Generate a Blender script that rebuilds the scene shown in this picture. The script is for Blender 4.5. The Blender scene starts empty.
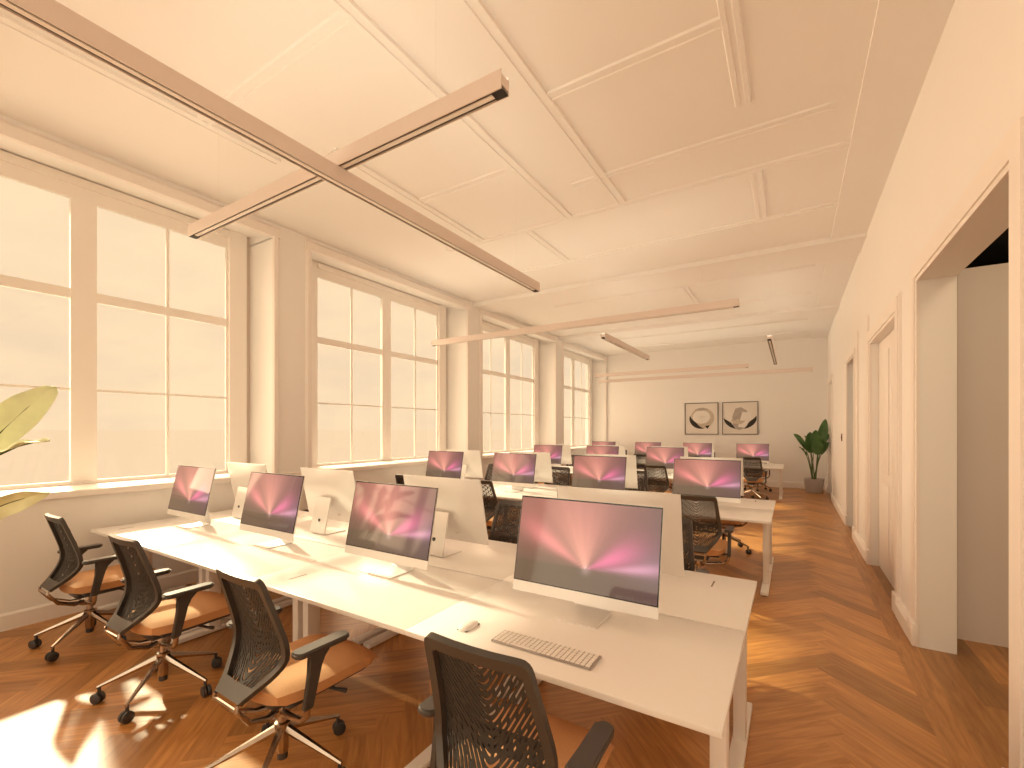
import bpy, bmesh, math, random
from mathutils import Vector, Matrix
random.seed(7)
C = bpy.context.scene.collection
PI = math.pi

# ------------------------------------------------------------------ materials
def mat(name, col, rough=.5, metal=0., spec=.5, emis=None, estr=0., noise=None, bump=None, coat=0.):
    m = bpy.data.materials.new(name); m.use_nodes = True
    nt = m.node_tree; b = nt.nodes['Principled BSDF']
    b.inputs['Base Color'].default_value = (*col, 1)
    b.inputs['Roughness'].default_value = rough
    b.inputs['Metallic'].default_value = metal
    b.inputs['Specular IOR Level'].default_value = spec
    b.inputs['Coat Weight'].default_value = coat
    if emis:
        b.inputs['Emission Color'].default_value = (*emis, 1)
        b.inputs['Emission Strength'].default_value = estr
    tc = nt.nodes.new('ShaderNodeTexCoord')
    if noise:
        sc, amt = noise
        n = nt.nodes.new('ShaderNodeTexNoise'); n.inputs['Scale'].default_value = sc; n.inputs['Detail'].default_value = 4
        nt.links.new(tc.outputs['Object'], n.inputs['Vector'])
        r = nt.nodes.new('ShaderNodeMapRange'); r.inputs['To Min'].default_value = 1 - amt; r.inputs['To Max'].default_value = 1 + amt
        nt.links.new(n.outputs['Fac'], r.inputs['Value'])
        mx = nt.nodes.new('ShaderNodeVectorMath'); mx.operation = 'SCALE'
        mx.inputs[0].default_value = col
        nt.links.new(r.outputs['Result'], mx.inputs['Scale'])
        nt.links.new(mx.outputs['Vector'], b.inputs['Base Color'])
    if bump:
        sc, st = bump
        n = nt.nodes.new('ShaderNodeTexNoise'); n.inputs['Scale'].default_value = sc
        nt.links.new(tc.outputs['Object'], n.inputs['Vector'])
        bp = nt.nodes.new('ShaderNodeBump'); bp.inputs['Strength'].default_value = st; bp.inputs['Distance'].default_value = .01
        nt.links.new(n.outputs['Fac'], bp.inputs['Height']); nt.links.new(bp.outputs['Normal'], b.inputs['Normal'])
    return m

M = dict(
    wall=mat('wall_plaster', (.84, .83, .82), .75, noise=(1.5, .015), bump=(60, .05)),
    ceil=mat('ceiling_plaster', (.84, .83, .82), .8, noise=(1.2, .015)),
    trim=mat('painted_trim', (.84, .80, .77), .45, noise=(3, .01)),
    frame=mat('window_frame_paint', (.88, .85, .82), .5, noise=(3, .01)),
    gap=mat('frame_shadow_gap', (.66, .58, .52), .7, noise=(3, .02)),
    desk=mat('white_laminate', (.85, .835, .82), .3, noise=(4, .01)),
    desk_metal=mat('white_powder_coat', (.80, .76, .73), .4, noise=(8, .01)),
    alu=mat('silver_aluminium', (.80, .78, .77), .33, .35, noise=(10, .02)),
    chrome=mat('polished_chrome', (.44, .36, .30), .24, 1., noise=(12, .02)),
    black=mat('black_plastic', (.045, .042, .042), .42, noise=(30, .08)),
    backf=mat('charcoal_back_frame', (.055, .047, .042), .38, noise=(30, .05)),
    web=mat('charcoal_elastomer_web', (.035, .03, .026), .6, noise=(40, .08)),
    tan=mat('tan_fabric', (.66, .36, .17), .8, noise=(120, .10), bump=(400, .25)),
    keys=mat('white_keys', (.88, .86, .84), .5, noise=(50, .01)),
    kbase=mat('keyboard_aluminium', (.40, .36, .34), .4, .3, noise=(40, .02)),
    leaf=mat('leaf_green', (.055, .14, .035), .4, noise=(8, .25)),
    leafy=mat('leaf_sunlit_green', (.76, .84, .54), .4, noise=(8, .2)),  # pale tone puts sun shining through the leaves into their colour
    stem=mat('stem_green', (.08, .13, .04), .5, noise=(20, .15)),
    pot=mat('grey_ceramic', (.50, .46, .45), .6, noise=(14, .06)),
    soil=mat('dark_soil', (.05, .03, .02), .95, noise=(40, .3), bump=(60, .8)),
    light=mat('pendant_aluminium', (.74, .66, .62), .45, .1, noise=(12, .02)),
    diff=mat('opal_diffuser', (.9, .88, .86), .5, noise=(5, .01)),
    ink=mat('black_ink', (.02, .018, .018), .7, noise=(30, .2)),
    paper=mat('cream_paper', (.74, .70, .66), .85, noise=(20, .02)),
    greyp=mat('grey_wash', (.40, .36, .33), .8, noise=(12, .3)),
    beigep=mat('beige_wash', (.55, .48, .40), .8, noise=(12, .2)),
    palep=mat('pale_wash', (.78, .75, .72), .8, noise=(12, .05)),
    darkceil=mat('dark_void_soffit', (.012, .014, .012), .9, noise=(3, .2)),  # near-black colour paints in the dark void above the corridor partition
    corr=mat('corridor_paint', (.74, .68, .65), .8, noise=(2, .02)),
    red=mat('red_brown_plastic', (.16, .03, .02), .4, noise=(30, .05)),
    bezel=mat('black_glass_bezel', (.03, .026, .026), .12, noise=(5, .05)),
    gnd=mat('pale_paving', (.55, .52, .5), .9, noise=(.3, .1)),
    slot=mat('slot_shadow_gap', (.22, .18, .15), .7, noise=(9, .05)),
    fill_glow=mat('added_fill_strip', (.9, .9, .9), .5, emis=(1.0, .92, .70), estr=7.5, noise=(5, .01)),  # added glow for ceiling fill; the bars themselves are unlit
)

def glass_mat():
    m = bpy.data.materials.new('window_glass'); m.use_nodes = True
    nt = m.node_tree; nt.nodes.clear()
    o = nt.nodes.new('ShaderNodeOutputMaterial'); t = nt.nodes.new('ShaderNodeBsdfTransparent')
    t.inputs['Color'].default_value = (.97, .97, .96, 1)
    g = nt.nodes.new('ShaderNodeBsdfGlossy'); g.inputs['Roughness'].default_value = .02
    x = nt.nodes.new('ShaderNodeMixShader')
    x.inputs[0].default_value = .03
    nt.links.new(t.outputs[0], x.inputs[1]); nt.links.new(g.outputs[0], x.inputs[2])
    nt.links.new(x.outputs[0], o.inputs[0])
    return m
M['glass'] = glass_mat()

def screen_mat():
    m = bpy.data.materials.new('lit_screen'); m.use_nodes = True
    nt = m.node_tree; b = nt.nodes['Principled BSDF']
    a = nt.nodes.new('ShaderNodeAttribute'); a.attribute_name = 'picture'
    b.inputs['Base Color'].default_value = (.012, .012, .012, 1)
    b.inputs['Roughness'].default_value = .06
    b.inputs['Specular IOR Level'].default_value = .5
    nt.links.new(a.outputs['Color'], b.inputs['Emission Color'])
    b.inputs['Emission Strength'].default_value = SCREEN_E
    return m
SCREEN_E = 1.0
M['screen'] = screen_mat()

def wood_mat():
    m = bpy.data.materials.new('oak_parquet'); m.use_nodes = True
    nt = m.node_tree; b = nt.nodes['Principled BSDF']; L = nt.links
    uv = nt.nodes.new('ShaderNodeUVMap'); uv.uv_map = 'plank'
    a = nt.nodes.new('ShaderNodeAttribute'); a.attribute_name = 'tone'
    mp = nt.nodes.new('ShaderNodeMapping'); mp.inputs['Scale'].default_value = (1.6, 16, 1)
    L.new(uv.outputs['UV'], mp.inputs['Vector'])
    n = nt.nodes.new('ShaderNodeTexNoise'); n.inputs['Scale'].default_value = 2.2; n.inputs['Detail'].default_value = 6; n.inputs['Distortion'].default_value = .6
    L.new(mp.outputs['Vector'], n.inputs['Vector'])
    r = nt.nodes.new('ShaderNodeValToRGB')
    r.color_ramp.elements[0].position = .3; r.color_ramp.elements[0].color = (.39, .165, .048, 1)
    r.color_ramp.elements[1].position = .72; r.color_ramp.elements[1].color = (.62, .31, .10, 1)
    L.new(n.outputs['Fac'], r.inputs['Fac'])
    mx = nt.nodes.new('ShaderNodeVectorMath'); mx.operation = 'MULTIPLY'
    L.new(r.outputs['Color'], mx.inputs[0]); L.new(a.outputs['Color'], mx.inputs[1])
    L.new(mx.outputs['Vector'], b.inputs['Base Color'])
    b.inputs['Roughness'].default_value = .34
    b.inputs['Specular IOR Level'].default_value = .45
    bp = nt.nodes.new('ShaderNodeBump'); bp.inputs['Strength'].default_value = .08; bp.inputs['Distance'].default_value = .003
    L.new(n.outputs['Fac'], bp.inputs['Height']); L.new(bp.outputs['Normal'], b.inputs['Normal'])
    return m
M['wood'] = wood_mat()

# ------------------------------------------------------------------ mesh helpers
def fin(bm, ang=35, smooth=True):
    bm.normal_update()
    if smooth:
        for f in bm.faces: f.smooth = True
        for e in bm.edges:
            if len(e.link_faces) == 2:
                try: e.smooth = e.calc_face_angle() < math.radians(ang)
                except Exception: pass
            else: e.smooth = True

def obj(name, bm, m, parent=None, loc=None, smooth=True, norm=True):
    if norm: bmesh.ops.recalc_face_normals(bm, faces=bm.faces)
    fin(bm, smooth=smooth)
    me = bpy.data.meshes.new(name); bm.to_mesh(me); bm.free()
    for mm in (m if isinstance(m, (list, tuple)) else [m]): me.materials.append(mm)
    o = bpy.data.objects.new(name, me); C.objects.link(o)
    if parent is not None: o.parent = parent
    if loc is not None: o.location = loc
    return o

def tag(o, label=None, cat=None, group=None, kind=None):
    if label: o['label'] = label
    if cat: o['category'] = cat
    if group: o['group'] = group
    if kind: o['kind'] = kind
    return o

def empty(name, loc, rz=0, label=None, cat=None, group=None):
    o = bpy.data.objects.new(name, None); C.objects.link(o); o.empty_display_size = .1
    o.location = loc; o.rotation_euler = (0, 0, rz)
    return tag(o, label, cat, group)

def copy_tree(o, parent=None):
    c = o.copy(); C.objects.link(c); c.parent = parent
    for ch in list(o.children): copy_tree(ch, c)
    return c

def B(): return bmesh.new()

def box(bm, x0, x1, y0, y1, z0, z1, bev=0., seg=2, mi=0):
    r = bmesh.ops.create_cube(bm, size=1)
    vs = r['verts']
    for v in vs:
        v.co = Vector(((x0+x1)/2 + v.co.x*(x1-x0), (y0+y1)/2 + v.co.y*(y1-y0), (z0+z1)/2 + v.co.z*(z1-z0)))
    fs = list({f for v in vs for f in v.link_faces})
    for f in fs: f.material_index = mi
    if bev > 0:
        es = list({e for v in vs for e in v.link_edges})
        r = bmesh.ops.bevel(bm, geom=es, offset=bev, segments=seg, profile=.5, affect='EDGES')
        for f in r['faces']: f.material_index = mi
    return bm

def tube(bm, pts, radii, n=10, cap=True, flat=1.):
    pts = [Vector(p) for p in pts]
    if not isinstance(radii, (list, tuple)): radii = [radii]*len(pts)
    rings = []
    prev = None
    for i, p in enumerate(pts):
        a = pts[max(0, i-1)]; b = pts[min(len(pts)-1, i+1)]
        t = (b-a).normalized()
        if prev is None:
            ref = Vector((0, 0, 1)) if abs(t.z) < .9 else Vector((1, 0, 0))
            x = t.cross(ref).normalized()
        else:
            x = (prev - t*prev.dot(t)).normalized()
        prev = x; y = t.cross(x).normalized()
        rings.append([bm.verts.new(p + x*math.cos(2*PI*k/n)*radii[i] + y*math.sin(2*PI*k/n)*radii[i]*flat) for k in range(n)])
    for a, b in zip(rings, rings[1:]):
        for k in range(n): bm.faces.new((a[k], a[(k+1) % n], b[(k+1) % n], b[k]))
    if cap:
        bm.faces.new(rings[0][::-1]); bm.faces.new(rings[-1])
    return bm

def lathe(bm, prof, n=28, cx=0, cy=0, cap=True):
    rings = [[bm.verts.new((cx+r*math.cos(2*PI*k/n), cy+r*math.sin(2*PI*k/n), z)) for k in range(n)] for r, z in prof]
    for a, b in zip(rings, rings[1:]):
        for k in range(n): bm.faces.new((a[k], a[(k+1) % n], b[(k+1) % n], b[k]))
    if cap:
        bm.faces.new(rings[0][::-1]); bm.faces.new(rings[-1])
    return bm

def prism(bm, poly, axis, a0, a1):
    """poly of 2-D points extruded along axis ('x','y','z')."""
    def P(p, a):
        return {'x': (a, p[0], p[1]), 'y': (p[0], a, p[1]), 'z': (p[0], p[1], a)}[axis]
    A = [bm.verts.new(P(p, a0)) for p in poly]; Bv = [bm.verts.new(P(p, a1)) for p in poly]
    n = len(poly)
    for i in range(n): bm.faces.new((A[i], A[(i+1) % n], Bv[(i+1) % n], Bv[i]))
    bm.faces.new(A[::-1]); bm.faces.new(Bv)
    return bm

def interp(tab, x):
    if x <= tab[0][0]: return tab[0][1]
    for (a, va), (b, vb) in zip(tab, tab[1:]):
        if x <= b:
            t = (x-a)/(b-a); return va + (vb-va)*t
    return tab[-1][1]

# ------------------------------------------------------------------ room
XL, XR, YB, YF, ZC = -5.35, .80, -6.0, 14.70, 4.08
XG = -5.83           # window frame plane
WIN = [1.47, 5.31, 9.14, 12.97, -2.37]
OH, GH = 1.66, 1.30
GOFF = .075   # glazing sits off the middle of the opening
BX = -6.05     # outer face of the window wall  # half width of the wall opening and of the glazing
Z_SILL, Z_HEAD = 1.075, 3.93

def floor():
    bm = B(); uvl = bm.loops.layers.uv.new('plank'); cl = bm.loops.layers.color.new('tone')
    def plank(corners, ax, t):
        vs = [bm.verts.new((p[0], p[1], 0)) for p in corners]
        f = bm.faces.new(vs)
        o = Vector((random.random()*50, random.random()*50))
        for l in f.loops:
            d = Vector((l.vert.co.x, l.vert.co.y)) 
            u = d.dot(ax); v = d.dot(Vector((-ax.y, ax.x)))
            l[uvl].uv = (u+o.x, v+o.y); l[cl] = (t, t*random.uniform(.995, 1.0), t*.99, 1)
    w, n = .15, 5; Lg = w*n
    c = math.sqrt(.5)
    def R(p): return (p[0]*c - p[1]*c, p[0]*c + p[1]*c)
    ax1 = Vector((c, c)); ax2 = Vector((-c, c))
    X0, X1, Y0, Y1 = XL-.05, .64, YB, YF
    g = .0
    for k in range(-90, 90):
        for j in range(-50, 50):
            # herringbone lattice
            ox = k*w + j*Lg; oy = k*w - j*Lg
            a = [(ox, oy), (ox+Lg, oy), (ox+Lg, oy+w), (ox, oy+w)]
            b = [(ox+Lg, oy+w-Lg), (ox+Lg+w, oy+w-Lg), (ox+Lg+w, oy+w), (ox+Lg, oy+w)]
            for poly, ax in ((a, ax1), (b, ax2)):
                q = [R(p) for p in poly]
                q = [(x-2.4, y+6) for x, y in q]
                xs = [p[0] for p in q]; ys = [p[1] for p in q]
                if max(xs) < X0 or min(xs) > X1 or max(ys) < Y0 or min(ys) > Y1: continue
                plank(q, ax, random.uniform(.80, 1.12))
    for co, no in (((X0, 0, 0), (-1, 0, 0)), ((X1, 0, 0), (1, 0, 0)), ((0, Y0, 0), (0, -1, 0)), ((0, Y1, 0), (0, 1, 0))):
        geom = bm.verts[:]+bm.edges[:]+bm.faces[:]
        bmesh.ops.bisect_plane(bm, geom=geom, plane_co=co, plane_no=no, clear_outer=True, dist=1e-5)
    # border planks along the right wall, running with the room
    y = YB
    for s in range(2):
        y = YB - s*.6; 
        while y < YF:
            x = .64+.075*s; e = min(y+1.6, YF)
            plank([(x, max(y, YB)), (x+.075, max(y, YB)), (x+.075, e), (x, e)], Vector((0, 1)), random.uniform(.84, .95)); y += 1.6
    # beyond the border: across the thresholds into the corridor
    x = .79
    while x < 3.6:
        yy = YB - random.random()
        while yy < YF:
            e = min(yy+1.1, YF)
            plank([(x, max(yy, YB)), (x+.16, max(yy, YB)), (x+.16, e), (x, e)], Vector((0, 1)), random.uniform(.70, .95)); yy += 1.1
        x += .16
    o = obj('floor', bm, M['wood'], smooth=False)
    for p in o.data.polygons: pass
    o['kind'] = 'structure'
    bm = B(); box(bm, XL-.75, 3.7, YB-.1, YF+.2, -.12, -.004); s = obj('floor_slab', bm, M['wall'], smooth=False); s['kind'] = 'structure'
floor()

def S(name, bm, m, smooth=False):
    o = obj(name, bm, m, smooth=smooth); o['kind'] = 'structure'; return o

# left wall with openings
def left_wall():
    bm = B()
    x0 = BX
    box(bm, x0, XL, YB, YF+.2, 0, Z_SILL-.055)                # under windows
    prism(bm, [(XL, Z_HEAD), (XL, ZC+.3), (x0, ZC+.3), (x0, 4.035), (XG, 4.035)], 'y', YB, YF+.2)   # above windows, splayed soffit
    edges = [YB] + [v for c in sorted(WIN) for v in (c-OH, c+OH)] + [YF+.2]
    for a, b in zip(edges[::2], edges[1::2]):
        if b > a:
            box(bm, x0, XL, a, b, Z_SILL-.055, Z_HEAD); box(bm, x0+.01, XL-.012, a, b, Z_HEAD-.01, 4.05)
    S('wall_left', bm, M['wall'])
    # stepped trim around every opening, shallow and bevelled
    for i, c in enumerate(WIN):
        bm = B()
        t = .10
        # proud moulding on the pier faces: bevelled strip
        for s in (-1, 1):
            y = c+s*OH
            prism(bm, [(XL, y), (XL+.035, y+s*.01), (XL+.035, y+s*.06), (XL, y+s*.085)], 'z', Z_SILL, Z_HEAD+.10)
        prism(bm, [(XL, Z_HEAD), (XL+.04, Z_HEAD+.01), (XL+.04, Z_HEAD+.105), (XL, Z_HEAD+.145)], 'y', c-OH-.085, c+OH+.085)
        S('trim_%d' % (i+1), bm, M['trim'])
left_wall()

def windows():
    for i, c in enumerate(WIN):
        bm = B()
        xa, xb = XG-.035, XG
        g = c+GOFF
        z0, z1, ZH = 1.113, 3.81, 4.03
        la, rb = c-OH, c+OH+.005
        box(bm, xa, xb, la, g-GH, z0-.04, ZH)
        box(bm, xa, xb+.03, g+GH+.025, rb-.065, z0-.04, ZH)
        box(bm, xa, xb-.01, g+GH, g+GH+.025, z0-.04, z1)
        box(bm, xa, xb, g-GH, g+GH+.025, z1, ZH-.09)
        box(bm, xa, xb+.02, g-GH, g+GH+.025, ZH-.09, ZH-.012)
        box(bm, xa, xb, g-GH, g+GH, z0-.04, z0)
        box(bm, xa, xb+.015, g-.095, g+.095, z0, z1)
        for s in (-1, 1):
            ya, yb = (g-GH, g-.095) if s < 0 else (g+.095, g+GH)
            box(bm, xa+.004, xb-.003, ya, yb, 2.855, 2.95)
            ym = (ya+yb)/2
            box(bm, xa+.012, xb-.008, ya, ym-.0151, 1.978, 2.002); box(bm, xa+.012, xb-.008, ym+.0151, yb, 1.978, 2.002)
            box(bm, xa+.010, xb-.006, ym-.015, ym+.015, z0, z1)
        w = S('window_%d' % (i+1), bm, M['frame'])
        bm = B()
        box(bm, xa+.016, xa+.022, g-GH, g+GH, z0, z1)
        obj('window_pane', bm, M['glass'], w, smooth=False)
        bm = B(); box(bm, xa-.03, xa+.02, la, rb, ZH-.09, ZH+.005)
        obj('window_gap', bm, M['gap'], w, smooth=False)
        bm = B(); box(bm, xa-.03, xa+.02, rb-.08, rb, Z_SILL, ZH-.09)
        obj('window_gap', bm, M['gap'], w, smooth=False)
        bm = B()
        box(bm, xa, XL+.045, c-OH-.0, c+OH+.0, Z_SILL-.055, Z_SILL, .006)
        obj('window_sill', bm, M['trim'], w)
    bm = B(); box(bm, XL, XL+.05, YB, YF, Z_SILL-.06, Z_SILL-.004, .008)
    S('trim_40', bm, M['trim'])
windows()

# far wall, ceiling
bm = B(); box(bm, XL-.75, 3.7, YF, YF+.2, 0, ZC+.3); S('wall_far', bm, M['wall'])
bm = B(); box(bm, XL-.75, 3.7, YB-.2, YB, 0, ZC+.3); S('wall_near', bm, M['wall'])

def ceiling():
    bm = B()
    box(bm, XL-.75, XR+.25, YB-.2, YF+.2, ZC+.03, ZC+.3)
    box(bm, .43, XR+.2, YB, YF, ZC, ZC+.03)            # margin band by the right wall
    S('ceiling', bm, M['ceil'])
    # double mouldings
    zc = ZC+.03
    n = 6
    def strip(x0, x1, y0, y1, i):
        bm = B()
        w = .055
        if abs(x1-x0) > abs(y1-y0):
            for d in (-1, 1):
                y = y0 + d*.035
                prism(bm, [(y-.022, zc), (y-.014, zc-.014), (y+.014, zc-.014), (y+.022, zc)], 'x', x0, x1)
            box(bm, x0, x1, y0-.02, y0+.02, zc-.006, zc)
        else:
            for d in (-1, 1):
                x = x0 + d*.035
                prism(bm, [(x-.022, zc), (x-.014, zc-.0165), (x+.014, zc-.0165), (x+.022, zc)], 'y', y0, y1)
            box(bm, x0-.02, x0+.02, y0, y1, zc-.009, zc)
        S('trim_%d' % i, bm, M['ceil'])
    L = [(-2.24, -2.24, YB, 4.87), (-1.60, -1.60, YB, 4.87), (-.32, -.32, YB, 3.9), (-1.56, -.37, 3.05, 3.05),
         (-1.90, .28, 4.28, 4.28), (-4.1, .43, 4.92, 4.92), (-4.1, .43, 6.15, 6.15), (-.30, -.30, 4.97, 6.1), (-2.84, -2.84, 4.97, 6.1),
         (-4.1, -4.1, YB, 2.45), (-4.1, -2.29, 1.81, 1.81), (-3.5, -3.5, 2.6, 4.87), (-3.45, -2.29, 3.70, 3.70),
         (-4.1, .3, 8.3, 8.3), (-4.1, .3, 9.9, 9.9), (-1.6, -1.6, 8.35, 9.85), (-4.1, .3, 12.2, 12.2), (-4.1, .3, 13.6, 13.6)]
    for k, a in enumerate(L): strip(*a, 6+k)
    for k, yc in enumerate((7.28, 11.1)):
        bm = B(); box(bm, XL, XR, yc-.10, yc+.55, ZC-.04, ZC+.03); S('trim_%d' % (30+k), bm, M['ceil'])
ceiling()

def right_wall():
    xw = XR+.2
    op = [(2.73, 4.41, 2.70, 'open'), (5.22, 6.80, 2.62, 'alcove'), (8.38, 9.37, 2.70, 'open'), (12.7, 13.95, 2.75, 'alcove')]
    bm = B()
    y = YB
    for a, b, h, k in op:
        box(bm, XR, xw, y, a, 0, ZC+.3); box(bm, XR, xw, a, b, h, ZC+.3)
        if k == 'alcove': box(bm, XR+.12, xw, a, b, 0, h)
        y = b
    box(bm, XR, xw, y, YF, 0, ZC+.3)
    S('wall_right', bm, M['wall'])
    # casings
    for i, (a, b, h, k) in enumerate(op):
        cw = .17 if i < 2 else .13
        def U(c0, c1, zb, x0, x1):
            bm = B()
            prism(bm, [(a-c1, zb), (a-c0, zb), (a-c0, h+c0), (b+c0, h+c0), (b+c0, zb), (b+c1, zb), (b+c1, h+c1), (a-c1, h+c1)], 'x', x0, x1)
            return bm
        bm = U(0, cw, 0, XR-.02, XR+.001)
        d = S('door_%d' % (i+1), bm, M['trim'])
        obj('casing_moulding', U(.03, cw-.03, .18, XR-.030, XR-.019), M['trim'], d, smooth=False)
        for lo, hi in ((a-cw-.01, a+.001), (b-.001, b+cw+.01)):
            bm = B(); box(bm, XR-.045, XR, lo, hi, 0, .17, .006); obj('plinth', bm, M['trim'], d)
        if k == 'alcove':
            c = (a+b)/2
            for lo, hi in ((a+.004, c-.003), (c+.003, b-.004)):
                bm = B(); box(bm, XR+.07, XR+.11, lo, hi, .005, h-.005, .003)
                for z0, z1 in ((.18, 1.0), (1.12, h-.16)):
                    box(bm, XR+.06, XR+.07, lo+.12, hi-.12, z0, z1, .004)
                obj('door_leaf', bm, M['trim'], d)
    # pilaster steps between the openings
    bm = B()
    box(bm, XR-.02, XR, 6.97, 7.15, .14, 3.0, .006)
    box(bm, XR-.02, XR, 8.0, 8.25, .14, 3.0, .006)
    S('trim_32', bm, M['trim'])
    # baseboards
    bm = B()
    segs = [(YB, 2.73-.18), (4.41+.18, 5.22-.18), (6.80+.18, 8.38-.14), (9.37+.14, 12.7-.14), (13.95+.14, YF)]
    for a, b in segs:
        prism(bm, [(XR, 0), (XR-.045, 0), (XR-.045, .11), (XR-.02, .14), (XR, .14)], 'y', a, b)
    S('baseboard_right', bm, M['trim'])
right_wall()

bm = B(); prism(bm, [(XL, 0), (XL+.02, 0), (XL+.02, .12), (XL+.008, .135), (XL, .135)], 'y', YB, YF); S('baseboard_left', bm, M['trim'])
bm = B(); prism(bm, [(YF, 0), (YF-.02, 0), (YF-.02, .15), (YF-.008, .17), (YF, .17)], 'x', XL, XR); S('baseboard_far', bm, M['trim'])

# corridor behind the right wall
def corridor():
    x0, x1 = XR+.2, 3.6
    bm = B(); box(bm, x1, x1+.1, YB, YF, 0, 4.4); S('wall_corridor', bm, M['corr'])
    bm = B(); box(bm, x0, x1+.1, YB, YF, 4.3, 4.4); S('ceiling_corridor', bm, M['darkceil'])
    bm = B(); box(bm, x0+.08, x1, 4.75, 4.87, 0, 2.83); S('wall_partition', bm, M['corr'])
    bm = B(); box(bm, x0+.08, x1, 9.6, 9.7, 0, 2.92); S('wall_partition_far', bm, M['corr'])
corridor()
def lamp(name, loc, dirv, sx, sy, e, col, spread=180):
    a = bpy.data.lights.new(name, 'AREA'); a.shape = 'RECTANGLE'; a.size = sx; a.size_y = sy; a.energy = e; a.color = col; a.spread = math.radians(spread)
    ao = bpy.data.objects.new(name, a); C.objects.link(ao); ao.location = loc
    ao.rotation_euler = Vector(dirv).to_track_quat('-Z', 'Y').to_euler()
TINT = (1.0, .925, .685)
lamp('corridor_fill', (2.3, 2.2, 4.0), (0, .3, -1), 1.5, 2.5, 50, (1, .74, .44))  # unseen lamp added to brighten the corridor walls
lamp('corridor_fill_far', (2.3, 8.5, 2.9), (0, 0, -1), 1.2, 1.5, 14, TINT)  # second added lamp, fills the space behind the far doorway
lamp('rear_room_fill', (-2.3, -5.7, 2.2), (0, 1, 0), 5.5, 3.2, 100, TINT)  # unseen area lamp added at the rear wall to brighten camera-facing sides

# ------------------------------------------------------------------ desks
POD = [1.43+3.5*k for k in range(4)]
DW, DD, DH = 1.265, .76, .73
X_END = -.17
SEAT = ['by the window wall', 'second from the window wall', 'third from the window wall', 'by the aisle']
BENCH = ['nearest bench', 'second bench', 'third bench', 'farthest bench']

def make_desk():
    d = empty('office_desk', (0, 0, 0))
    w = DW/2-.0005
    bm = B(); box(bm, -w, w, 0, DD-.003, DH-.024, DH, .003); obj('desktop', bm, M['desk'], d)
    bm = B()
    box(bm, -w+.06, w-.06, .36, .40, DH-.075, DH-.024)
    for s in (-1, 1): box(bm, s*(w-.055)-.02, s*(w-.055)+.02, .06, DD-.06, DH-.05, DH-.024)
    obj('frame', bm, M['desk_metal'], d)
    for s in (-1, 1):
        x = s*(w-.055)
        bm = B(); box(bm, x-.028, x+.028, .335, .425, .03, DH-.05, .004)
        l = obj('leg', bm, M['desk_metal'], d)
        bm = B(); box(bm, x-.034, x+.034, .04, DD-.05, .008, .042, .004)
        obj('foot', bm, M['desk_metal'], l)
        for yy in (.07, DD-.08):
            bm = B(); lathe(bm, [(.02, 0), (.02, .008)], 12, x, yy); obj('glide', bm, M['black'], l)
    for xx in (-.425,):
        bm = B(); box(bm, xx-.002, xx+.007, .13, .24, DH-.001, DH+.0006); obj('cable_slot', bm, M['slot'], d)
    return d

desk0 = make_desk(); used = []
def place(proto, loc, rz, label, cat, group):
    if proto not in used: used.append(proto); o = proto
    else: o = copy_tree(proto)
    o.location = loc; o.rotation_euler = (0, 0, rz)
    return tag(o, label, cat, group)

seats = []
for p in range(4):
    for i in range(4):
        if p == 2 and i == 3: continue
        xc = X_END - DW*(3.5-i)
        seats.append((p, i, xc))
        place(desk0, (xc, POD[p], 0), 0, 'white desk, near side of the %s, %s' % (BENCH[p], SEAT[i]), 'desk', 'white desks of the benches')
        place(desk0, (xc, POD[p]+2*DD+.01, 0), PI, 'white desk, far side of the %s, %s' % (BENCH[p], SEAT[i]), 'desk', 'white desks of the benches')

# ------------------------------------------------------------------ computers
def picture(x, y):
    """colour of an abstract burst of light; x across 0..1, y up 0..1 (linear rgb)"""
    px, py = (x-.53)*1.75, (y-.24)
    r = math.hypot(px, py); a = math.degrees(math.atan2(py, px))
    base = Vector((.17, .105, .062)).lerp(Vector((.27, .11, .075)), max(0, min(1, (y-.2)*2)))
    base = base.lerp(Vector((.13, .072, .065)), max(0, min(1, x*1.3-.4)))
    def bump(v, c, w): return math.exp(-((v-c)/w)**2)
    ray = .5+.5*math.sin(a*.33+1.3)*math.sin(a*.16+2)
    fall = math.exp(-r*1.15)
    col = base.copy()
    up = bump(a, 106, 40)
    col += Vector((.78, .33, .22))*up*math.exp(-r*1.5)*(.84+.16*ray)
    col += Vector((.35, .10, .12))*bump(a, 95, 60)*math.exp(-r*.7)*.6
    col += Vector((.85, .12, .34))*bump(a, 27, 15)*math.exp(-((r-.3)/.36)**2)*.75
    col += Vector((.62, .16, .17))*bump(a, 152, 9)*math.exp(-((r-.5)/.42)**2)*.9
    col += Vector((.55, .25, .36))*bump(a, 8, 4.5)*math.exp(-((r-.6)/.35)**2)*.8
    col += Vector((.10, .07, .12))*bump(a, 12, 14)*math.exp(-((r-.75)/.3)**2)*.5
    col += Vector((.9, .6, .6))*math.exp(-(r/.05)**2)*.25
    if a < 4 and a > -90 or a < -90 or a > 172: pass
    return [min(1, c) for c in col]

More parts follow.
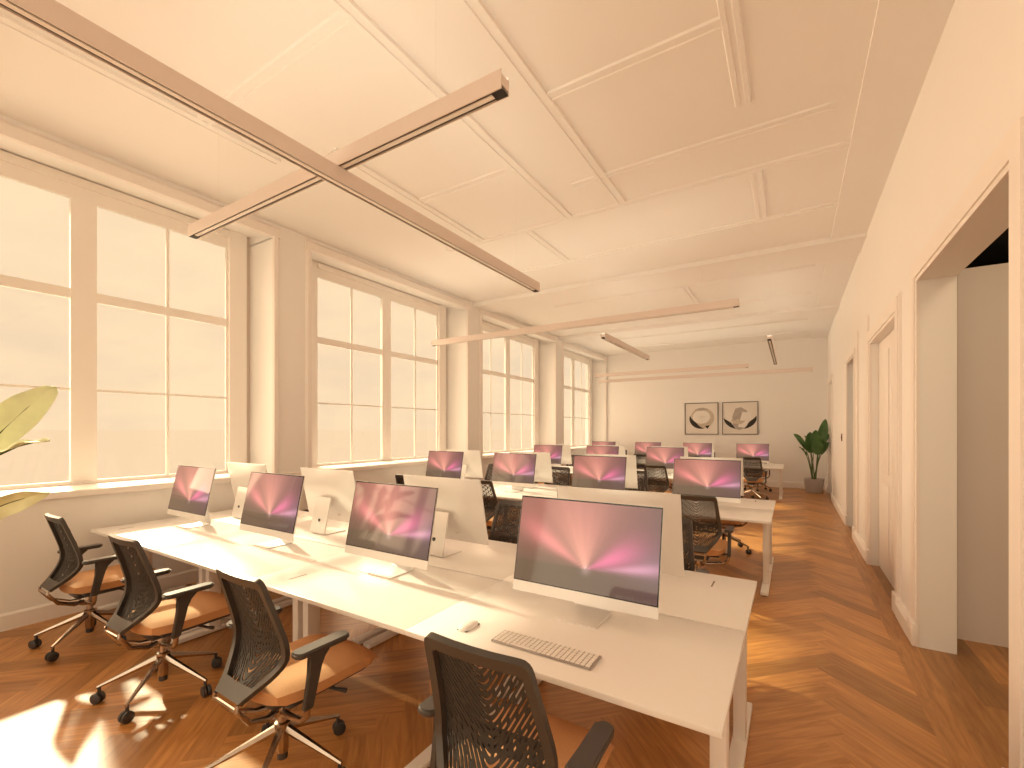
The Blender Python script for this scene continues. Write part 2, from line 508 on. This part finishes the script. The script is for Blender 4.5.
def make_computer():
    """all-in-one computer; origin at desk level under the stand, screen faces -Y, tilted back"""
    c = empty('desktop_computer', (0, 0, 0))
    W = .352; T = math.radians(12)
    # panel frame: local s up the tilted panel, origin at chin bottom (y=-.03,z=.095)
    oy, oz = -.055, .088
    def at(s, d): return (oy + s*math.sin(T) + d*math.cos(T), oz + s*math.cos(T) - d*math.sin(T))
    H = .46; chin = .048
    # body: rounded slab with bulged back
    bm = B()
    nx, nz = 14, 10
    def rr(u, v):   # rounded-rectangle map
        return u, v
    front = {}; back = {}
    for i in range(nx+1):
        for j in range(nz+1):
            u = -1+2*i/nx; v = j/nz
            x = u*W; s = v*H
            y, z = at(s, 0); front[i, j] = bm.verts.new((x, y, z))
            bulge = .006 + .036*(1-abs(u)**2.2)*(1-abs(2*v-1)**2.2)
            y, z = at(s, bulge); back[i, j] = bm.verts.new((x*.998, y, z))
    for i in range(nx):
        for j in range(nz):
            bm.faces.new((front[i, j], front[i+1, j], front[i+1, j+1], front[i, j+1]))
            bm.faces.new((back[i, j], back[i, j+1], back[i+1, j+1], back[i+1, j]))
    for i in range(nx):
        bm.faces.new((front[i, 0], back[i, 0], back[i+1, 0], front[i+1, 0])); bm.faces.new((front[i, nz], front[i+1, nz], back[i+1, nz], back[i, nz]))
    for j in range(nz):
        bm.faces.new((front[0, j], front[0, j+1], back[0, j+1], back[0, j])); bm.faces.new((front[nx, j], back[nx, j], back[nx, j+1], front[nx, j+1]))
    hs = obj('housing', bm, M['alu'], c)
    # bezel
    bm = B()
    def quad(x0, x1, s0, s1, d):
        q = [bm.verts.new((x, *at(s, d))) for x, s in ((x0, s0), (x1, s0), (x1, s1), (x0, s1))]
        return q
    A = quad(-W+.002, W-.002, chin, H-.002, -.0025); Bq = quad(-W+.002, W-.002, chin, H-.002, .001)
    bm.faces.new(A)
    for k in range(4): bm.faces.new((A[k], Bq[k], Bq[(k+1) % 4], A[(k+1) % 4]))
    bm.faces.new(Bq[::-1])
    bz = obj('bezel', bm, M['bezel'], c, smooth=False)
    # picture
    bm = B(); cl = bm.verts.layers.float_color.new('picture')
    nu, nv = 72, 42; g = {}
    bw = .007
    for i in range(nu+1):
        for j in range(nv+1):
            u, v = i/nu, j/nv
            x = -W+bw + u*(2*W-2*bw); s = chin+.005 + v*(H-chin-.005-.009)
            vv = bm.verts.new((x, *at(s, -.0035))); vv[cl] = (*picture(u, v), 1); g[i, j] = vv
    for i in range(nu):
        for j in range(nv): bm.faces.new((g[i, j], g[i+1, j], g[i+1, j+1], g[i, j+1]))
    sc = obj('screen', bm, M['screen'], c, smooth=False, norm=False)
    # stand: foot plate and rising leg in one bent plate
    bm = B()
    zt, yt = .30, .045
    pts = [(-.085, .0), (.10, .0), (.118, .008), (.122, .03), (.060, zt), (.052, zt), (.112, .035), (.108, .015), (.098, .008), (-.085, .007)]
    prism(bm, pts, 'x', -.095, .095)
    st = obj('stand', bm, M['alu'], c)
    bm = B(); tube(bm, [(0, .098, .115), (0, .106, .115)], .013, 20); obj('cable_hole', bm, M['black'], st)
    bm = B()
    tube(bm, [(-.12, at(.07, .02)[0]+.005, at(.07, .02)[1]), (-.12, at(.07, .02)[0]+.03, at(.07, .02)[1])], .004, 8)
    obj('cable_plug', bm, M['gap'], c)
    return c

pc0 = make_computer()
for (p, i, xc) in seats:
    xm = -.82 - 1.265*(3-i)
    place(pc0, (xm, POD[p]+.525, DH), 0, 'computer with pink screen, near side of the %s, %s' % (BENCH[p], SEAT[i]), 'computer', 'all-in-one computers on the benches')
    place(pc0, (xm-.02, POD[p]+1.05, DH), PI, 'computer seen from behind, far side of the %s, %s' % (BENCH[p], SEAT[i]), 'computer', 'all-in-one computers on the benches')

# keyboard and mouse
def keyboard():
    k = empty('keyboard', (-.835, 1.592, DH), 0, 'white compact keyboard with pale keys on the nearest desk by the aisle', 'keyboard')
    bm = B(); box(bm, -.218, .218, -.055, .057, .001, .009, .003); obj('key_tray', bm, M['kbase'], k)
    bm = B()
    rows = [(21, .048, .009), (21, .0315, .0125), (21, .013, .0135), (21, -.0055, .0135), (21, -.024, .0135), (21, -.0425, .0135)]
    for n, y, h in rows:
        pitch = .424/21
        for q in range(n):
            if y == -.0425 and 4 < q < 9: continue
            x = -.212+pitch*(q+.5)
            box(bm, x-pitch*.38, x+pitch*.38, y-h*.5, y+h*.5, .009, .0115)
    x0 = -.212+.424/21*5; x1 = -.212+.424/21*9
    box(bm, x0, x1, -.0492, -.0358, .009, .0115)
    o = obj('keys', bm, M['keys'], k); 
keyboard()
def mouse():
    m = empty('computer_mouse', (-1.215, 1.60, DH), 0, 'white low mouse on the desk left of the keyboard', 'mouse')
    bm = B()
    n = 24; prof = [(1, .002), (1, .006), (.93, .012), (.75, .017), (.4, .020), (.02, .021)]
    rings = [[bm.verts.new((.029*s*math.copysign(abs(math.cos(2*PI*k/n))**.75, math.cos(2*PI*k/n)), .056*s*math.copysign(abs(math.sin(2*PI*k/n))**.75, math.sin(2*PI*k/n)), z)) for k in range(n)] for s, z in prof]
    for a, b in zip(rings, rings[1:]):
        for k in range(n): bm.faces.new((a[k], a[(k+1) % n], b[(k+1) % n], b[k]))
    bm.faces.new(rings[0][::-1]); bm.faces.new(rings[-1])
    obj('shell', bm, M['keys'], m)
    bm = B(); box(bm, -.026, .026, -.05, .05, 0, .003, .001); obj('base', bm, M['black'], m)
mouse()

# ------------------------------------------------------------------ task chair
PROF = [(.44, -.245), (.46, -.225), (.50, -.182), (.54, -.150), (.58, -.124), (.62, -.111), (.66, -.109), (.70, -.114), (.80, -.142), (.90, -.174), (.985, -.200)]
WID = [(.44, .092), (.46, .102), (.50, .135), (.54, .172), (.58, .199), (.62, .214), (.66, .217), (.72, .212), (.80, .202), (.90, .191), (.985, .183)]
def back_pt(u, z, off=0.):
    return Vector((u, interp(PROF, z) + .45*u*u + off, z))

def make_chair():
    """faces +Y; origin on the floor under the hub"""
    c = empty('task_chair', (0, 0, 0))
    # ---- back frame
    bm = B()
    outer, inner = [], []
    ztop, zbot = .975, .44
    # right side bottom to top, rounded corner, centre top
    zs = [.44, .46, .48, .50, .53, .56, .59, .62, .65, .68, .72, .77, .82, .87, .91, .945]
    zs[:4] = [.452, .466, .48, .494]
    for z in zs:
        outer.append((interp(WID, z), z))
        zi = max(z, .497)
        b = .030
        inner.append((interp(WID, zi)-b if z > .497 else (interp(WID, .497)-b)*(1 if z > .49 else .75), zi))
    for a in (15, 40, 65, 90):
        t = math.radians(a)
        outer.append((.184-.03+.03*math.cos(t), .955+.03*math.sin(t)))
        inner.append((.184-.045+.012*math.cos(t), .933+.012*math.sin(t)))
    outer.append((.07, .985)); inner.append((.07, .945))
    outer.append((0, .985)); inner.append((0, .945))
    inner[0] = (.03, .497); inner[1] = (.055, .497); inner[2] = (.08, .497)
    ro = outer + [(-x, z) for x, z in outer[-2::-1]]
    ri = inner + [(-x, z) for x, z in inner[-2::-1]]
    # ring faces
    vo = [bm.verts.new(back_pt(x, z, -.004)) for x, z in ro]; vi = [bm.verts.new(back_pt(x, z, 0)) for x, z in ri]
    for k in range(len(vo)-1): bm.faces.new((vo[k], vo[k+1], vi[k+1], vi[k]))
    bm.faces.new((vo[-1], vo[0], vi[0], vi[-1]))
    bmesh.ops.recalc_face_normals(bm, faces=bm.faces)
    bmesh.ops.solidify(bm, geom=bm.faces[:], thickness=.022)
    backp = obj('backrest', bm, M['backf'], c)
    # ---- web: slanted slots forming chevrons, clipped to the opening
    bm = B()
    per, slope, nc = .027, 1.7, 36
    hw = .196
    cols = [(-hw + 2*hw*k/nc) for k in range(nc+1)]
    z0, z1 = .494, .952
    def lim(z): return interp(WID, z)-.022
    cache = {}
    def V(ci, row, frac):
        u = cols[ci]; z = z0 - slope*hw + (row + frac)*per + slope*(math.sqrt(u*u+.0006)-.0245)
        key = (ci, row, frac)
        if key not in cache: cache[key] = (u, z)
        return cache[key]
    nrow = int((z1-z0+slope*hw)/per)+3
    vv = {}
    def getv(u, z):
        k = (round(u, 5), round(z, 5))
        if k not in vv: vv[k] = bm.verts.new(back_pt(u, z, .004))
        return vv[k]
    for r in range(nrow):
        for ci in range(nc):
            bridge = ((ci + r*3) % 6 == 0)
            for f0, f1, solid in ((0, .64, True), (.64, 1, bridge)):
                q = [V(ci, r, f0), V(ci+1, r, f0), V(ci+1, r, f1), V(ci, r, f1)]
                zc = sum(p[1] for p in q)/4; uc = sum(p[0] for p in q)/4
                lum = .635 < zc < .70
                if not solid and not (lum and (ci % 2 == 0)): continue
                if zc < z0 or zc > z1 or abs(uc) > lim(zc): continue
                q = [(max(-lim(p[1])-.004, min(lim(p[1])+.004, p[0])), min(max(p[1], z0-.003), z1)) for p in q]
                vs = [getv(*p) for p in q]
                if len(set(vs)) < 4: continue
                try: bm.faces.new(vs)
                except ValueError: pass
    bmesh.ops.recalc_face_normals(bm, faces=bm.faces)
    bmesh.ops.solidify(bm, geom=bm.faces[:], thickness=.004)
    obj('mesh_web', bm, M['web'], backp, smooth=False)
    # lumbar strap across the inside of the web
    bm = B(); rows = []
    for z in (.625, .64, .69, .705):
        rows.append([bm.verts.new(back_pt(u, z, .013)) for u in [(-.165+.33*k/16) for k in range(17)]])
    for a, b in zip(rows, rows[1:]):
        for k in range(16):
            if a is rows[1] and k % 2 == 1: continue
            bm.faces.new((a[k], a[k+1], b[k+1], b[k]))
    bmesh.ops.recalc_face_normals(bm, faces=bm.faces); bmesh.ops.solidify(bm, geom=bm.faces[:], thickness=.006)
    obj('lumbar_support', bm, M['web'], backp)
    # ---- seat cushion
    bm = B()
    n, m = 20, 16; top = {}; bot = {}
    for i in range(n+1):
        for j in range(m+1):
            u = -1+2*i/n; v = j/m
            hwid = .235*(1-.18*max(0, (.35-v)/.35)**1.5)*(1-.06*max(0, (v-.8)/.2)**2)
            e = abs(u)**5
            y = -.135 + .52*v
            y += .03*(1-u*u)*(1 if v > .5 else -1)*abs(2*v-1)**3
            x = u*hwid
            zt = .482 + .02*(1-e)*(1-abs(2*v-1)**6) - .012*math.sin(v*PI)*(1-u*u) - .045*max(0, (v-.75)/.25)**2 - .012*e
            zb = .404 + .012*abs(u)**3 - .0*v
            top[i, j] = bm.verts.new((x, y, zt)); 
            bot[i, j] = bm.verts.new((x*.93, .06+(y-.06)*.95, zb if 0 < v < 1 else zb+.012))
    for i in range(n):
        for j in range(m):
            bm.faces.new((top[i, j], top[i+1, j], top[i+1, j+1], top[i, j+1])); bm.faces.new((bot[i, j], bot[i, j+1], bot[i+1, j+1], bot[i+1, j]))
    for i in range(n):
        bm.faces.new((top[i, 0], bot[i, 0], bot[i+1, 0], top[i+1, 0])); bm.faces.new((top[i, m], top[i+1, m], bot[i+1, m], bot[i, m]))
    for j in range(m):
        bm.faces.new((top[0, j], top[0, j+1], bot[0, j+1], bot[0, j])); bm.faces.new((top[n, j], bot[n, j], bot[n, j+1], top[n, j+1]))
    bmesh.ops.bevel(bm, geom=[e for e in bm.edges if len(e.link_faces) == 2 and e.calc_face_angle(0) > .9], offset=.012, segments=3, affect='EDGES')
    obj('seat', bm, M['tan'], c)
    # seat shell
    bm = B(); box(bm, -.19, .19, -.08, .33, .388, .41, .010); box(bm, -.10, .10, -.10, .16, .355, .40, .015)
    pan = obj('seat_pan', bm, M['black'], c)
    bm = B(); tube(bm, [(.12, .12, .385), (.20, .15, .375), (.245, .165, .375)], [.008, .008, .012], 8); tube(bm, [(-.12, .08, .385), (-.22, .10, .372)], .009, 8)
    obj('lever', bm, M['black'], pan)
    # chrome yoke: two bars from the hub to the lower back and up to the arms
    bm = B()
    for s in (-1, 1):
        tube(bm, [(s*.02, -.03, .315), (s*.05, -.10, .315), (s*.075, -.19, .355), (s*.095, -.250, .440), (s*.09, -.248, .462)], [.016, .015, .012, .010, .008], 10)
        tube(bm, [(s*.02, -.02, .30), (s*.10, -.03, .312), (s*.22, -.04, .335), (s*.262, -.045, .37), (s*.268, -.045, .42)], [.017, .015, .014, .014, .014], 10)
    tube(bm, [(-.092, -.250, .442), (.092, -.250, .442)], .008, 8)
    lathe(bm, [(.045, .285), (.05, .295), (.05, .33), (.04, .36)], 20, 0, -.01)
    obj('yoke', bm, M['chrome'], c)
    # arms
    for s in (-1, 1):
        bm = B()
        prism(bm, [(-.072, .405), (-.026, .405), (.006, .575), (.022, .61), (.065, .637), (.065, .646), (-.045, .646), (-.045, .635), (-.036, .60), (-.044, .55)], 'x', s*.272-.014, s*.272+.014)
        bmesh.ops.bevel(bm, geom=bm.edges[:], offset=.006, segments=2, affect='EDGES')
        a = obj('armrest', bm, M['backf'], c)
        bm = B()
        n = 10
        out = []
        L0, L1, w = -.115, .155, .040
        poly = []
        for k in range(9):
            t = -PI/2 + PI*k/8; poly.append((w*.78*math.sin(t)*-1, L1-.03+.03*math.cos(t)))
        for k in range(9):
            t = PI/2 + PI*k/8; poly.append((w*.95*math.sin(t)*-1, L0+.03+.03*math.cos(t)))
        prism(bm, [(x+s*.272, y) for x, y in poly], 'z', .643, .668)
        bmesh.ops.bevel(bm, geom=[e for e in bm.edges if abs(e.verts[0].co.z-e.verts[1].co.z) < 1e-5], offset=.007, segments=3, affect='EDGES')
        obj('arm_pad', bm, M['backf'], a)
    # column
    bm = B(); lathe(bm, [(.020, .09), (.026, .10), (.026, .20), (.034, .205), (.034, .235), (.022, .24), (.018, .29)], 20)
    col = obj('gas_column', bm, M['chrome'], c)
    bm = B(); lathe(bm, [(.018, .062), (.023, .066), (.023, .10)], 20); obj('column_cap', bm, M['black'], col)
    # five legs with casters
    for k in range(5):
        a = math.radians(-53+72*k); d = Vector((math.cos(a), math.sin(a), 0)); nrm = Vector((-math.sin(a), math.cos(a), 0))
        bm = B()
        P0 = d*.022+Vector((0, 0, .205)); P1 = d*.315+Vector((0, 0, .092))
        rings = []
        for t in (0, .25, .6, 1):
            p = P0.lerp(P1, t); w = .017*(1-t)+.009*t; h = .022*(1-t)+.008*t
            rings.append([bm.verts.new(p+nrm*w*sx+Vector((0, 0, h*sz))) for sx, sz in ((-.55, 1), (.55, 1), (1, 0), (.45, -1), (-.45, -1), (-1, 0))])
        for A, Bq in zip(rings, rings[1:]):
            for q in range(6): bm.faces.new((A[q], A[(q+1) % 6], Bq[(q+1) % 6], Bq[q]))
        bm.faces.new(rings[0][::-1]); bm.faces.new(rings[-1])
        lg = obj('base_leg', bm, M['chrome'], c)
        bm = B()
        ctr = d*.312+Vector((0, 0, .031)) 
        ax = Vector((math.cos(a+1.1), math.sin(a+1.1), 0))
        for s in (-1, 1):
            tube(bm, [ctr+ax*s*.004, ctr+ax*s*.009, ctr+ax*s*.020, ctr+ax*s*.024], [.026, .031, .031, .024], 18)
        tube(bm, [d*.305+Vector((0, 0, .03)), d*.305+Vector((0, 0, .092))], .009, 8)
        obj('caster', bm, M['black'], lg)
    return c

chair0 = make_chair()
for (p, i, xc) in seats:
    xs = -.775 - 1.258*(3-i)
    j = random.Random(p*10+i)
    place(chair0, (xs, POD[p]-.19, 0), math.radians([0, 1.5, -1, .5][i]), 'black mesh chair, near side of the %s, %s' % (BENCH[p], SEAT[i]), 'chair', 'task chairs along the benches')
    place(chair0, (xs, POD[p]+2*DD+.01+.19, 0), PI+math.radians([0, 2, -2, 1][i]), 'black mesh chair, far side of the %s, %s' % (BENCH[p], SEAT[i]), 'chair', 'task chairs along the benches')

# ------------------------------------------------------------------ pendant lights
def pendant(name_label, along, fixed, a, b, zb=3.0, gap=None):
    w, h = .032, .086
    loc = ((fixed, (a+b)/2, zb) if along == 'y' else ((a+b)/2, fixed, zb))
    o = empty('linear_pendant_light', loc, 0 if along == 'y' else PI/2, name_label, 'pendant light', 'linear pendant lights')
    L = (b-a)/2
    bm = B()
    # U shaped profile, open below
    prism(bm, [(-w, 0), (-w+.005, 0), (-w+.005, .02), (w-.005, .02), (w-.005, 0), (w, 0), (w, h), (w-.004, h), (w-.004, h-.02), (-w+.004, h-.02), (-w+.004, h), (-w, h)], 'y', -L, L)
    obj('housing', bm, M['light'], o, smooth=False)
    spans = [(-L+.02, L-.02)]
    if gap: spans = [(-L+.02, gap-.25-(a+b)/2), (gap+.25-(a+b)/2, L-.02)]
    for u0, u1 in spans:
        bm = B(); box(bm, -w+.006, w-.006, u0, u1, h-.02, h-.014); obj('added_fill_strip', bm, M['fill_glow'], o, smooth=False)  # glowing strip added inside the bar to brighten the ceiling
    bm = B(); box(bm, -w+.005, w-.005, -L+.01, L-.01, .008, .02); obj('reflector', bm, M['black'], o, smooth=False)
    bm = B(); box(bm, -.012, .012, -L+.06, L-.06, .002, .008, .001); obj('diffuser', bm, M['diff'], o, smooth=False)
    for s in (-1, 1):
        bm = B(); box(bm, -w+.006, w-.006, s*(L-.03)-.028, s*(L-.03)+.028, -.001, .008, .001); obj('end_cap', bm, M['ink'], o, smooth=False)
    for s in (-1, 1):
        bm = B(); tube(bm, [(0, s*(L-.4), h), (0, s*(L-.4), ZC+.03-zb)], .0005, 4); obj('suspension_wire', bm, M['light'], o)
    return o
pendant('long grey bar light nearest the camera, running toward the far wall', 'y', -2.2, -1.3, 4.04, gap=1.68)
pendant('grey bar light crossing over the nearest long bar, one end before the first window', 'x', 1.68, -3.95, -1.075, 3.0875)
pendant('grey bar light spanning the room above the second bench', 'x', 5.72, -5.10, -.51)
pendant('short grey bar light pointing to the far wall above the window side', 'y', -2.45, 6.6, 9.12)
pendant('thin grey bar light pointing to the far wall on the aisle side', 'y', -.30, 8.1, 11.2)
pendant('grey bar light across the room, shorter and higher of the far pair', 'x', 11.4, -4.45, -.83)
pendant('grey bar light across the room, lower and longer of the far pair', 'x', 12.85, -4.9, .42)

# ------------------------------------------------------------------ pictures on the far wall
def art(x0, x1, z0, z1, label, kind):
    cx, cz = (x0+x1)/2, (z0+z1)/2; w, h = (x1-x0)/2, (z1-z0)/2
    o = empty('framed_print', (cx, YF-.002, cz), 0, label, 'picture', 'framed prints on the far wall')
    bm = B(); t = .016
    box(bm, -w, w, -.03, 0, h-t, h); box(bm, -w, w, -.03, 0, -h, -h+t); box(bm, -w, -w+t, -.03, 0, -h+t, h-t); box(bm, w-t, w, -.03, 0, -h+t, h-t)
    obj('picture_frame', bm, M['ink'], o, smooth=False)
    bm = B(); box(bm, -w+t, w-t, -.016, -.001, -h+t, h-t); p = obj('print', bm, M['paper'], o, smooth=False)
    def blob(pts, m, d):
        bm = B(); prism(bm, pts, 'y', -.016-d, -.0155); obj('printed_shape', bm, M[m], p, smooth=False)
    def ring(cx, cz, r0, r1, a0, a1, m, d, sq=1., n=24, taper=True):
        P = []
        for k in range(n+1):
            t = math.radians(a0+(a1-a0)*k/n); P.append((cx+r1*math.cos(t), cz+r1*sq*math.sin(t)))
        for k in range(n, -1, -1):
            t = math.radians(a0+(a1-a0)*k/n); f = math.sin(PI*k/n) if taper else 1
            r = r1-(r1-r0)*f; P.append((cx+r*math.cos(t), cz+r*sq*math.sin(t)))
        return blob(P, m, d)
    if kind == 0:
        ring(.03, .02, .0, .33, 0, 360, 'beigep', .0005, .95, 40, False)
        ring(.0, .05, .0, .25, 0, 360, 'palep', .001, .8, 30, False)
        ring(0, 0, .20, .34, 160, 285, 'ink', .002, .9)
        blob([(.10, -.22), (.24, -.20), (.20, -.27), (.17, -.31), (.13, -.25)], 'ink', .002)
        ring(.0, .0, .25, .34, 60, 125, 'greyp', .0015, .95)
    else:
        blob([(-.18, -.28), (-.02, -.35), (.14, -.28), (.22, .0), (.18, .22), (.02, .32), (-.12, .28), (-.20, .05)], 'greyp', .0005)
        blob([(-.05, -.25), (.12, -.28), (.30, .0), (.26, .16), (.06, .18)], 'palep', .001)
        ring(0, .0, .28, .43, 283, 372, 'ink', .002, .75)
        ring(0, .02, .30, .43, 182, 256, 'ink', .002, .8)
        ring(-.05, .0, .02, .2, 190, 340, 'beigep', .0015, .9)
art(-2.81, -1.865, 1.465, 2.42, 'square framed abstract print with a broken ink ring, the left one', 0)
art(-1.755, -.82, 1.47, 2.42, 'square framed abstract print with a grey folded form over an ink crescent', 1)

# wall switch
o = empty('wall_switch', (XR, 10.5, 1.46), 0, 'small dark red-brown switch plate on the right wall past the doorway', 'switch')
bm = B(); box(bm, -.012, 0, -.05, .05, -.07, .07, .003); obj('switch_plate', bm, M['red'], o)
bm = B(); box(bm, -.017, -.012, -.02, .02, -.03, .03, .002); obj('rocker', bm, M['black'], o)

# ------------------------------------------------------------------ plants
def leaf_mesh(base, tip, width, droop, m, parent, twist=0., stem_r=.009, root=(0, 0, .3), sd=None):
    base, tip, root = Vector(base), Vector(tip), Vector(root)
    bm = B()
    mid = base.lerp(tip, .5) + Vector((0, 0, droop))
    n, k = 16, 6
    def cen(t): return base*(1-t)**2 + mid*2*t*(1-t) + tip*t*t
    tdir = (tip-base).normalized()
    side = tdir.cross(Vector((0, 0, 1)))
    if side.length < .2: side = Vector((1, 0, 0))
    side.normalize(); side = Matrix.Rotation(twist, 3, tdir) @ side
    if sd is not None: side = (Vector(sd)-tdir*Vector(sd).dot(tdir)).normalized()
    rows = []
    for i in range(n+1):
        t = i/n; c0 = cen(t); tg = (cen(min(1, t+.02))-cen(max(0, t-.02))).normalized(); up = side.cross(tg).normalized()
        w = width*(math.sin(PI*min(1, t*.93+.04))**.65)*(1-.25*t)
        if i == n: w = .002
        row = []
        for q in range(-k, k+1):
            s = q/k
            wav = .01*math.sin(t*17+q*.4)*abs(s)
            row.append(bm.verts.new(c0 + side*s*w + up*(abs(s)**1.3*w*.35+wav)))
        rows.append(row)
    for a, b in zip(rows, rows[1:]):
        for q in range(2*k): bm.faces.new((a[q], a[q+1], b[q+1], b[q]))
    bmesh.ops.recalc_face_normals(bm, faces=bm.faces); bmesh.ops.solidify(bm, geom=bm.faces[:], thickness=.003)
    lf = obj('leaf', bm, M[m], parent)
    bm = B()
    p1 = root.lerp(base, .5)+Vector((0, 0, .05)) + (root-base)*Vector((.15, .15, 0))
    pts = [root*(1-t)**2 + p1*2*t*(1-t) + base*t*t for t in [q/8 for q in range(9)]] + [cen(.3), cen(.6), cen(.85)]
    tube(bm, pts, [stem_r*1.5]*3+[stem_r*1.2]*3+[stem_r]*3+[stem_r*.6, stem_r*.5, stem_r*.25], 7)
    obj('leaf_stalk', bm, M['stem'], lf)

def plant(loc, label, leaves, m, H=.36):
    o = empty('potted_plant', loc, 0, label, 'plant')
    bm = B(); lathe(bm, [(.165, 0), (.18, .01), (.225, H-.02), (.228, H), (.208, H), (.205, H-.04)], 36, cap=False)
    bm.faces.new([bm.verts.new((.165*math.cos(2*PI*k/36), .165*math.sin(2*PI*k/36), 0)) for k in range(36)])
    obj('pot', bm, M['pot'], o)
    bm = B(); lathe(bm, [(.206, H-.05), (.205, H-.04), (.1, H-.03), (.01, H-.028)], 30); obj('soil', bm, M['soil'], o)
    for k, (b, t, w, dr, tw, *sd) in enumerate(leaves):
        rt = Vector((.04*math.cos(k*2.2), .04*math.sin(k*2.2), H-.04))
        leaf_mesh(b, t, w, dr, m, o, tw, root=rt, sd=sd[0] if sd else None)
    return o
F = (1, .2, 0)
far_leaves = [((.10, -.10, 1.10), (.24, -.12, 1.88), .13, .0, 0, (1, .1, -.2)), ((-.07, -.08, 1.02), (-.09, -.12, 1.55), .15, .0, 0, F), ((-.17, -.04, 1.10), (-.44, -.06, 1.50), .07, .13, 0, (.4, .1, .6)),
              ((.07, -.14, .98), (.05, -.2, 1.50), .14, .0, 0, F), ((-.15, -.05, .92), (-.32, -.10, 1.16), .05, .08, .2), ((.15, -.05, .98), (.31, -.1, 1.30), .07, .06, 0, (.6, 0, -.5)),
              ((.16, 0, 1.18), (.31, .0, 1.50), .07, .07, 0, (.6, 0, -.5)), ((.0, .10, 1.1), (.05, .20, 1.6), .12, .04, 0, F), ((-.05, .08, 1.0), (-.20, .20, 1.45), .12, .06, .8)]
plant((.475, 13.9, 0), 'tall dark green leafy plant in a grey pot in the far right corner', far_leaves, 'leaf')
near_leaves = [((.28, -.10, 1.33), (.61, .15, 1.83), .05, .0, 0, (.17, .98, 0)), ((.36, .12, 1.36), (.665, .364, 1.54), .045, .09, .4), ((.28, .05, 1.06), (.665, .364, 1.258), .075, .05, 0, (.15, .6, -.5)),
               ((-.1, .2, 1.4), (-.25, .6, 1.9), .12, .08, 1.0), ((-.2, -.1, 1.3), (-.6, -.3, 1.7), .11, .08, .6), ((.0, -.2, 1.35), (.1, -.65, 1.75), .11, .08, .6),
               ((0, .02, 1.5), (.05, .05, 2.2), .12, .02, 1.4), ((.1, -.1, 1.2), (.4, -.4, 1.4), .1, .08, .4)]
plant((-4.15, .42, 0), 'plant with sunlit pale yellow-green paddle leaves at the left edge before the first window', near_leaves, 'leafy')

# ------------------------------------------------------------------ world, sun, daylight fill
TINT = (1.0, .665, .405)
def world():
    w = bpy.data.worlds.new('sky'); bpy.context.scene.world = w; w.use_nodes = True
    nt = w.node_tree; bg = nt.nodes['Background']; L = nt.links
    tc = nt.nodes.new('ShaderNodeTexCoord'); sp = nt.nodes.new('ShaderNodeSeparateXYZ')
    L.new(tc.outputs['Generated'], sp.inputs[0])
    mp = nt.nodes.new('ShaderNodeMapping'); mp.inputs['Scale'].default_value = (2.2, 2.2, 7)
    L.new(tc.outputs['Generated'], mp.inputs['Vector'])
    n = nt.nodes.new('ShaderNodeTexNoise'); n.inputs['Scale'].default_value = 1.6; n.inputs['Detail'].default_value = 5; n.inputs['Roughness'].default_value = .55
    L.new(mp.outputs['Vector'], n.inputs['Vector'])
    r = nt.nodes.new('ShaderNodeValToRGB')
    r.color_ramp.elements[0].position = .36; r.color_ramp.elements[0].color = (.86, .655, .45, 1)
    r.color_ramp.elements[1].position = .62; r.color_ramp.elements[1].color = (.985, .735, .472, 1)
    L.new(n.outputs['Fac'], r.inputs['Fac'])
    g = nt.nodes.new('ShaderNodeValToRGB')
    g.color_ramp.elements[0].position = .497; g.color_ramp.elements[0].color = (.93, .655, .415, 1)
    g.color_ramp.elements[1].position = .502; g.color_ramp.elements[1].color = (1, 1, 1, 1)
    mr = nt.nodes.new('ShaderNodeMapRange'); mr.inputs['From Min'].default_value = -1; mr.inputs['From Max'].default_value = 1
    L.new(sp.outputs['Z'], mr.inputs['Value'])
    st = nt.nodes.new('ShaderNodeMath'); st.operation = 'GREATER_THAN'; st.inputs[1].default_value = .5
    L.new(mr.outputs[0], st.inputs[0])
    mx = nt.nodes.new('ShaderNodeMix'); mx.data_type = 'RGBA'
    L.new(st.outputs[0], mx.inputs['Factor'])
    mx.inputs[6].default_value = (.93, .675, .43, 1)
    L.new(r.outputs['Color'], mx.inputs[7])
    L.new(mx.outputs[2], bg.inputs['Color'])
    bg.inputs['Strength'].default_value = 1.15
world()

sun = bpy.data.lights.new('sun', 'SUN'); sun.energy = 6.6; sun.angle = math.radians(2.3); sun.color = (1.0, .90, .60)
so = bpy.data.objects.new('sun', sun); C.objects.link(so)
so.rotation_euler = Vector((1, -.21, -.655)).to_track_quat('-Z', 'Y').to_euler()

for i, c in enumerate(WIN):
    lamp('window_daylight_fill', (-6.35, c+GOFF, 2.45), (1, 0, -.35), 2.5, 2.6, 58 if i == 3 else 86, TINT, 130)  # area lamps added outside the windows to boost the sky's light

# ------------------------------------------------------------------ camera
cam = bpy.data.cameras.new('camera'); co = bpy.data.objects.new('camera', cam); C.objects.link(co)
f = 452.7
cam.sensor_width = 36; cam.lens = f/1024*36; cam.shift_y = 46/1024
cam.clip_start = .05; cam.clip_end = 200
co.location = (0, 0, 1.6); co.rotation_euler = (PI/2, 0, math.atan(280/f))
bpy.context.scene.camera = co

s = bpy.context.scene
s.view_settings.view_transform = 'Standard'; s.view_settings.look = 'None'
s.view_settings.exposure = 0; s.view_settings.gamma = 1; s.view_settings.use_curve_mapping = False
s.cycles.max_bounces = 14; s.cycles.diffuse_bounces = 8; s.cycles.glossy_bounces = 4; s.cycles.transparent_max_bounces = 12
s.cycles.use_denoising = True; s.cycles.sample_clamp_indirect = 6
